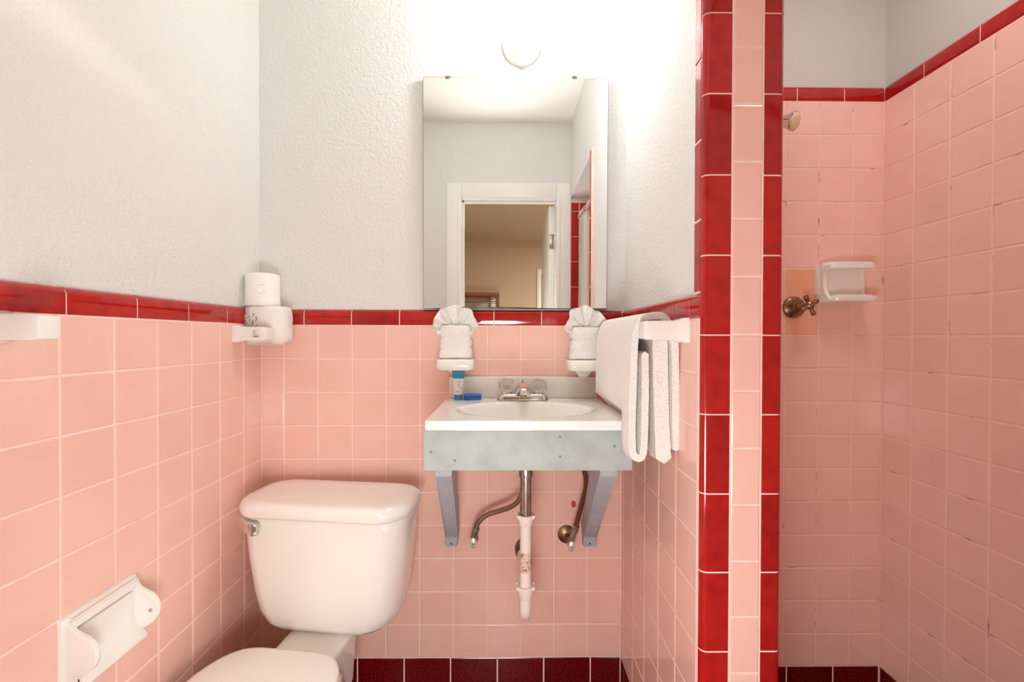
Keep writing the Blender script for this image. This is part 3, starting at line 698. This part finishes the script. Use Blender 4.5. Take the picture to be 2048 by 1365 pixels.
# ------------------------------------------------------------------ ceramic towel bar brackets
def bracket(label, x, y, z, sgn, socket, L=.094):
    """sgn +1 juts to +x from the left wall, -1 to -x from the right wall; socket: opened towards -y"""
    t = thing('towel_bar_bracket', label, 'towel bracket', (x, y, z))
    bm = bmesh.new(); loops = []
    for s, hy, hz, r in ((0, .0255, .0265, .005), (.006, .0255, .0265, .005), (.012, .0245, .0255, .005), (.022, .0205, .0218, .004), (.032, .0200, .0205, .003), (L-.040, .0200, .0200, .003), (L-.018, .0200, .0200, .003), (L-.006, .0195, .0195, .004), (L-.001, .0175, .0175, .005), (L, .0150, .0150, .006)):
        loops.append([(sgn*s, b, a) for a, b in rrect(hz, hy, r, 3)])
    loft(bm, loops); bmesh.ops.recalc_face_normals(bm, faces=bm.faces[:])
    if socket:
        best = [f for f in bm.faces if len(f.verts) == 4 and f.normal.y < -.95 and L-.041 < abs(f.calc_center_median().x) < L-.017]
        best.sort(key=lambda f: -f.calc_area()); fs = best[:1]
        if fs:
            bmesh.ops.inset_individual(bm, faces=fs, thickness=.0045, depth=0)
            # square the opening
            c0 = fs[0].calc_center_median()
            for v in fs[0].verts: v.co.z = c0.z+math.copysign(.0105, v.co.z-c0.z); v.co.x = c0.x+math.copysign(.0095, v.co.x-c0.x)
            r = bmesh.ops.inset_individual(bm, faces=fs, thickness=.0004, depth=-.016)
    finish(bm, 'bracket_body', CERAM, t, True, .7)
    return t
yb1 = at(475, 668, 'x', XL).y; zb1 = at(507, 668, 'y', yb1).z
bracket('ceramic towel bar bracket with empty square socket in front of the paper rolls', XL, yb1, zb1, 1, True)
xt = XL+.094; yb2 = at(122, 655, 'x', xt).y
bk2 = bracket('plain ceramic towel bar bracket alone on the left wall', XL, yb2-.0, at(60, 655, 'x', XL+.05).z, 1, False)
bk2.location.y = yb2-.017
yb3 = at(1378, 662, 'x', XR).y+.02; zb3 = at(1335, 661, 'y', yb3-.02).z
b3 = bracket('ceramic towel bar bracket holding the bar with the bath towel', XR, yb3, zb3, -1, False)
bm = bmesh.new(); box(bm, XR-.083, XR-.066, yb3+.0185, -.126, zb3-.0085, zb3+.0085, bev=.001)
tag(finish(bm, 'towel_bar', CERAM), 'square white bar carrying the folded bath towel beside the basin', 'towel bar')

# ------------------------------------------------------------------ bath towel
def ribbon(path, th):
    P = [Vector((x, 0, z)) for x, z in path]; A_, B_ = [], []
    for i, q in enumerate(P):
        d = (P[min(i+1, len(P)-1)]-P[max(i-1, 0)]).normalized(); nn = Vector((d.z, 0, -d.x))
        k = th if not callable(th) else th(i/(len(P)-1))
        A_.append(q+nn*k/2); B_.append(q-nn*k/2)
    d0 = (P[0]-P[1]).normalized(); d1 = (P[-1]-P[-2]).normalized(); k0 = th if not callable(th) else th(0); k1 = th if not callable(th) else th(1)
    return A_+[P[-1]+d1*k1*.35]+B_[::-1]+[P[0]+d0*k0*.35]
def hang(name, par, path, th, y0, y1, seed, steps=26, wave=.0025):
    rnd = random.Random(seed); path2 = [(v.x, v.z) for v in spline([(x, 0, z) for x, z in path], 5)]
    loops = []; n1, n2 = rnd.uniform(0, 6), rnd.uniform(0, 6)
    for k in range(steps+1):
        s = k/steps; y = y0+(y1-y0)*s
        lp = ribbon(path2, th); edge = min(1, min(s, 1-s)*steps/1.6); sc = .55+.45*math.sqrt(max(0, edge))
        cen = sum((q for q in lp), Vector())/len(lp)
        out = []
        for i, q in enumerate(lp):
            drop = max(0, (1.15-q.z)/.27)
            k_ = max(0, min(1, (y+.432)/.014))*max(0, min(1, (.995-q.z)/.025))
            xq = q.x+k_*((.3765-(.3765-q.x)*.67)-q.x)
            out.append((xq+drop*(1-.7*k_)*wave*(math.sin(38*y+n1+2*q.z)+.6*math.sin(71*y+n2))+rnd.uniform(-.0004, .0004), y+rnd.uniform(-.0006, .0006)+.004*math.sin(9*q.z+n1)*(1 if s < .5 else -1)*(1-min(1, edge)), q.z+drop*.004*math.sin(17*y+n2)+rnd.uniform(-.0004, .0004)))
        loops.append(out)
    bm = bmesh.new(); vs = [[bm.verts.new(p) for p in lp] for lp in loops]; n = len(vs[0])
    for a, b in zip(vs[:-1], vs[1:]):
        for i in range(n): bm.faces.new((a[i], a[(i+1) % n], b[(i+1) % n], b[i]))
    m = (n-2)//2                                   # strip caps across the thickness
    for row in (vs[0], vs[-1]):
        Aa = row[:m]; Bb = row[m+1:2*m+1][::-1]
        for i in range(m-1): bm.faces.new((Aa[i], Aa[i+1], Bb[i+1], Bb[i]))
        bm.faces.new((Aa[-1], row[m], Bb[-1])); bm.faces.new((Aa[0], Bb[0], row[2*m+1]))
    return finish(bm, name, TERRY, par, True, 1.1)
xb_ = XR-.0745
TW = (-.487, -.125)
t = thing('bath_towel', 'thick white terry bath towel folded over the bar beside the basin', 'towel', (0, 0, 0))
zt = zb3
hang('outer_fold', t, [(.3695, .918), (.3690, 1.00), (.3680, 1.10), (.3640, 1.155), (.345, zt+.026), (.318, zt+.032), (.292, zt+.022), (.279, 1.155), (.276, 1.08), (.273, .98), (.2735, .915), (.283, .898), (.296, .905), (.300, .95), (.302, 1.05), (.301, 1.125)], .0155, *TW, 2)
hang('inner_fold', t, [(.337, 1.168), (.338, 1.12), (.339, 1.05), (.340, .98), (.3425, .91), (.344, .893)], .0330, TW[0]+.006, TW[1]-.01, 5)

# ------------------------------------------------------------------ paper rolls in the corner
yr = -.052
p = at(536, 652, 'y', yr)
zw = p.z
t = thing('wrapped_roll', 'toilet roll in printed paper wrapping stuck behind the ceramic bracket', 'toilet roll', (p.x, yr, zw-.056))
bm = bmesh.new(); rnd = random.Random(4); loops = []
for s, k in ((0, .62), (.03, .90), (.10, .99), (.3, 1.03), (.5, 1.02), (.7, 1.0), (.86, .97), (.95, .93), (1.0, .84)):
    lp = []
    for i in range(40):
        a = 2*math.pi*i/40; c_, s_ = math.cos(a), math.sin(a)
        x = math.copysign(abs(c_)**.55, c_)*.066*k; y = math.copysign(abs(s_)**.75, s_)*.046*k
        j = .0022*math.sin(5*a+7*s)+.0012*rnd.uniform(-1, 1)+(.006*rnd.uniform(-1, .6) if s == 0 else 0)
        lp.append((x+j+.004*(1-s), y+j*.6, .116*s+(.004*math.sin(3*a)+.004*rnd.uniform(-1, 1) if s < .05 else 0)))
    loops.append(lp)
loft(bm, loops); wrp = finish(bm, 'wrapping', WRAP, t, True)
for k in range(16):
    ax = -.058+.012*(k % 5)+rnd.uniform(-.003, .003); az = .050+.014*(k//5)+.006*(k % 2)
    bm = bmesh.new(); yy = -.0475-.0005*(k % 3)
    tube(bm, [(ax, yy, az), (ax+.006*rnd.uniform(.6, 1.2), yy-.0004, az+.008*rnd.uniform(.6, 1.1))], .0011, 5); finish(bm, 'print_mark', INK, wrp)
p2 = at(525.5, 612, 'y', yr)
t = thing('standing_roll', 'plain white toilet roll standing on top of the printed wrapped roll', 'toilet roll', (p2.x, yr, zw+.0605))
bm = bmesh.new(); lathe(bm, [(.021, .0), (.047, .0), (.0497, .003), (.0502, .013), (.0490, .016), (.0490, .094), (.0475, .099), (.0445, .1005), (.021, .100)], 48); finish(bm, 'paper', PAPER, t, True, .8)
bm = bmesh.new(); lathe(bm, [(.019, .001), (.0208, .001), (.0208, .099), (.019, .099)], 28); finish(bm, 'core', mat('card_core', rgb(190, 170, 146), .9), t, True, .6)
bm = bmesh.new(); pts = []
for i in range(21):
    a = .9+5.0*i/20; ux = .012*math.cos(a)+.020; pts.append((.0494*math.sin(ux/.0494), -.0494*math.cos(ux/.0494), .052+.013*math.sin(a)))
tube(bm, pts, .0021, 8); finish(bm, 'seal', PAPER, t, True)

# ------------------------------------------------------------------ ceramic toilet paper holder on the left wall
ya, yb_ = at(121, 1240, 'x', XL+.006).y, at(275, 1150, 'x', XL+.006).y
zt_ = at(275, 1147, 'x', XL+.008).z; hgt = .134; wid = yb_-ya
t = thing('paper_holder', 'empty white ceramic toilet paper holder with two round ears on the tiles', 'paper holder', (XL, (ya+yb_)/2, zt_-hgt/2))
hw = wid/2; hh = hgt/2
bm = bmesh.new()
loft(bm, [[(x, a, b) for a, b in rrect(hw-i, hh-i, .006, 4)] for x, i in ((-.002, 0), (.004, 0), (.0085, .003), (.0105, .008))], cap1=False)
# concave hollow between the ears
n = 14; L0 = []
prof = [(.0105, hh-.008)]+[(.0105+.004*math.sin(math.pi*k/n)-.012*math.sin(math.pi*k/n), (hh-.014)*math.cos(math.pi*k/n)) for k in range(1, n)]+[(.0105, -hh+.008)]
a = [bm.verts.new((x, -hw+.008, z)) for x, z in prof]; b = [bm.verts.new((x, hw-.008, z)) for x, z in prof]
for i in range(len(prof)-1): bm.faces.new((a[i], a[i+1], b[i+1], b[i]))
finish(bm, 'back_plate', CERAM, t, True, .9)
bm = bmesh.new(); extrude_poly(bm, [(.004, y, z) for y, z in ((-hw+.01, hh-.022), (hw-.01, hh-.022), (hw-.01, hh-.004), (-hw+.01, hh-.004))], (.016, 0, 0)); bmesh.ops.bevel(bm, geom=bm.edges[:], offset=.003, segments=2, affect='EDGES'); finish(bm, 'top_lip', CERAM, t, True, .8)
bm = bmesh.new(); sc_ = [(.012, hh-.030), (.0105, .018), (.011, .0), (.014, -.018), (.020, -.034), (.029, -.046), (.036, -hh+.012), (.036, -hh+.006), (.030, -hh+.002), (.002, -hh+.002), (.002, hh-.030)]
extrude_poly(bm, [(x, -hw+.012, z) for x, z in sc_], (0, 2*hw-.024, 0)); finish(bm, 'scoop', CERAM, t, True, .5)
def ear(sg):
    out = [(.004, hh-.006), (.016, hh-.014), (.024, hh-.024), (.034, hh-.030), (.046, hh-.036), (.056, hh-.046), (.062, hh-.060), (.063, hh-.074), (.058, hh-.088), (.048, hh-.099), (.036, hh-.107), (.024, hh-.113), (.014, hh-.121), (.004, -hh+.004)]
    sm = [(v.x, v.z) for v in spline([(x, 0, z) for x, z in out], 3)]
    y1 = sg*(hw-.006); y0 = sg*(hw-.017)
    bm = bmesh.new(); m_ = (y0+y1)/2; cx_, cz_ = .02, 0
    loops = []
    for k, ins in ((0, .0028), (.25, 0), (.75, 0), (1, .0028)):
        loops.append([(x-(ins if x > .01 else 0), y0+(y1-y0)*k, z-math.copysign(ins, z-.0)) for x, z in sm])
    loft(bm, loops); e = finish(bm, 'ear', CERAM, t, True, .9)
    bm = bmesh.new(); lathe(bm, [(0, 0), (.0045, 0), (.0040, .0012), (.0022, .0014), (.0020, .0004), (0, .0003)], 16, Matrix.Translation((.047, y0, -.004)) @ Matrix.Rotation(math.pi/2*sg, 4, 'X')); finish(bm, 'roller_socket', mat('socket_tan', rgb(196, 178, 158), .5), e, True, .6)
ear(1); ear(-1)

# ------------------------------------------------------------------ shower fittings
p0 = at(1632, 570, 'y', -.004); p1 = at(1752, 530, 'y', -.075); p2 = at(1690, 605, 'y', -.06)
sx0 = p0.x; sx1 = sx0+.155; sz1 = at(1690, 524, 'y', -.05).z; sz0 = at(1690, 606, 'y', -.055).z
t = thing('soap_dish', 'white ceramic soap dish with ribbed tray on the shower wall', 'soap dish', ((sx0+sx1)/2, 0, (sz0+sz1)/2))
hw, hh = (sx1-sx0)/2, (sz1-sz0)/2
bm = bmesh.new(); vsl = loft(bm, [[(x, -d, z) for x, z in rrect(hw-i, hh-i, .012, 5)] for d, i in ((-.002, .0), (.008, 0), (.016, .003))]); finish(bm, 'back_plate', CERAM, t, True, .8)
def lip(name, z0_, z1_, dep, tip):
    bm = bmesh.new(); loops = []
    for s in range(17):
        f = -1+2*s/16; d = dep*(1-max(0, -f)**5*.5-max(0, f)**9*.12)
        x = f*(hw-.002)
        loops.append([(x, -.010, z0_), (x, -d+.004, z0_+tip*.3), (x, -d, z0_+tip+.002), (x, -d, z1_-.003), (x, -d+.004, z1_), (x, -.010, z1_)])
    loft(bm, loops); return finish(bm, name, CERAM, t, True, .8)
lip('hood', hh-.022, hh, .062, 0)
tr = lip('tray', -hh+.002, -hh+.022, .078, .006)
for k in range(7):
    x = -.048+.016*k; bm = bmesh.new(); tube(bm, [(x, -.020, -hh+.023), (x, -.045, -hh+.023), (x, -.072, -hh+.022)], .0035, 8); finish(bm, 'drain_rib', CERAM, tr, True)
for sx in (-1, 1):
    bm = bmesh.new(); loops = []
    for z, d in (((-hh+.01, .060), (-hh+.03, .044), (-.01, .034), (hh-.035, .036), (hh-.012, .052)) if sx < 0 else ((-hh+.02, .026), (-hh+.03, .022), (-.01, .020), (hh-.035, .020), (hh-.02, .024))):
        x0_, x1_ = sorted((sx*(hw-.003), sx*(hw-.018))); loops.append([(x0_, -.008, z), (x0_+.001, -d+.003, z), ((x0_+x1_)/2, -d, z), (x1_-.001, -d+.003, z), (x1_, -.008, z)])
    loft(bm, loops); finish(bm, 'side_wall', CERAM, t, True, .9)
# shower head
hc = at(1589, 243, 'y', -.13)
t = thing('shower_rose', 'small chrome shower head with pale round face high on the shower wall', 'shower head', (hc.x, 0, hc.z))
dirv = Vector((.50, -.78, -.38)).normalized(); Q = dirv.to_track_quat('Z', 'Y').to_matrix().to_4x4()
M = Matrix.Translation((0, -.13, 0)) @ Q
bm = bmesh.new(); lathe(bm, [(0, -.055), (.011, -.055), (.013, -.040), (.020, -.020), (.0275, -.006), (.0285, 0), (.0265, .002), (0, .0)], 32, M); hd = finish(bm, 'head', CHROME, t, True, .6)
bm = bmesh.new(); lathe(bm, [(0, .0005), (.0255, .0005), (.0245, .003), (.015, .0045), (0, .005)], 32, M); finish(bm, 'spray_face', mat('cream_plastic', rgb(228, 208, 180), .5), hd, True)
bp_ = Vector((0, -.13, 0))-dirv*.05
bm = bmesh.new(); tube(bm, spline([(-.035, -.0, .065), (-.033, -.03, .063), (-.030, -.06, .048), bp_+Vector((-.004, .004, .004)), bp_], 6), .010, 14); finish(bm, 'arm', CHROME, t, True, .8)
bm = bmesh.new(); lathe(bm, [(0, 0), (.028, 0), (.026, .006), (.012, .011), (0, .011)], 28, MY((-.035, 0, .065))); finish(bm, 'wall_flange', CHROME, t, True, .6)
# cross handle
e0 = at(1588, 615, 'y', -.004); h0 = at(1611, 612, 'y', -.062)
t = thing('shower_tap', 'tarnished brass cross handle tap below the soap dish level in the shower', 'tap', (e0.x, 0, e0.z))
bm = bmesh.new(); lathe(bm, [(0, 0), (.036, 0), (.034, .007), (.026, .013), (.018, .016), (.014, .028), (0, .028)], 32, MY((0, 0, 0))); finish(bm, 'escutcheon', BRASS, t, True, .6)
ax = Vector((h0.x-e0.x, -.062, h0.z-e0.z)); ax2 = Vector((.012, -.062, .002))
bm = bmesh.new(); tube(bm, [(0, -.02, 0), ax2*.6, ax2], lambda s: .011-.003*s, 16); finish(bm, 'stem', BRASS, t, True, .8)
axis = ax2.normalized(); e1 = axis.orthogonal().normalized(); e2 = axis.cross(e1)
bm = bmesh.new(); lathe(bm, [(0, -.010), (.011, -.010), (.013, -.004), (.013, .006), (.009, .010), (0, .011)], 24, Matrix.Translation(ax2) @ axis.to_track_quat('Z', 'Y').to_matrix().to_4x4()); hub = finish(bm, 'hub', BRASS, t, True, .6)
for k in range(4):
    a = math.radians(28+90*k); d = Vector((math.cos(a), 0, math.sin(a))); d = (d-axis*d.dot(axis)).normalized()
    bm = bmesh.new(); tube(bm, [ax2+d*.008, ax2+d*.018, ax2+d*.030, ax2+d*.034], lambda s: (.0055, .006, .0075, .006)[min(3, int(s*3.01))], 14); finish(bm, 'spoke', BRASS, hub, True, .8)

# shower curtain bunched at the door end of the opening
t = thing('shower_curtain', 'white shower curtain bunched at the door end of the shower, seen in the mirror', 'curtain', (.455, -1.17, .08))
bm = bmesh.new(); top_, bot = [], []; n = 60
for s in range(12):
    zz = .02+1.78*s/11; row = []
    for i in range(n+1):
        f = i/n; row.append((.024*math.sin(f*math.pi*12)*(1-.25*s/11)+.004*math.sin(5*f+3*s), -.092+.184*f+.006*math.sin(f*math.pi*24), zz))
    top_.append(row)
vs = [[bm.verts.new(p) for p in r] for r in top_]
for a, b in zip(vs[:-1], vs[1:]):
    for i in range(n): bm.faces.new((a[i], a[i+1], b[i+1], b[i]))
bmesh.ops.solidify(bm, geom=bm.faces[:], thickness=.0012)
finish(bm, 'cloth', CURT, t, True, 1.2)
for k in range(6):
    bm = bmesh.new(); y = -.08+.032*k; tube(bm, [(.022*math.cos(a*.5236), y, 1.815+.026*math.sin(a*.5236)) for a in range(13)], .002, 6); finish(bm, 'ring', CHROME, t, True)
bm = bmesh.new(); tube(bm, [(.455, YR+.0115, 1.905), (.455, YP-.0035, 1.905)], .0125, 18)
tag(finish(bm, 'curtain_rod', CHROME, None, True, .6), 'chrome curtain rod across the shower opening', 'curtain rod')
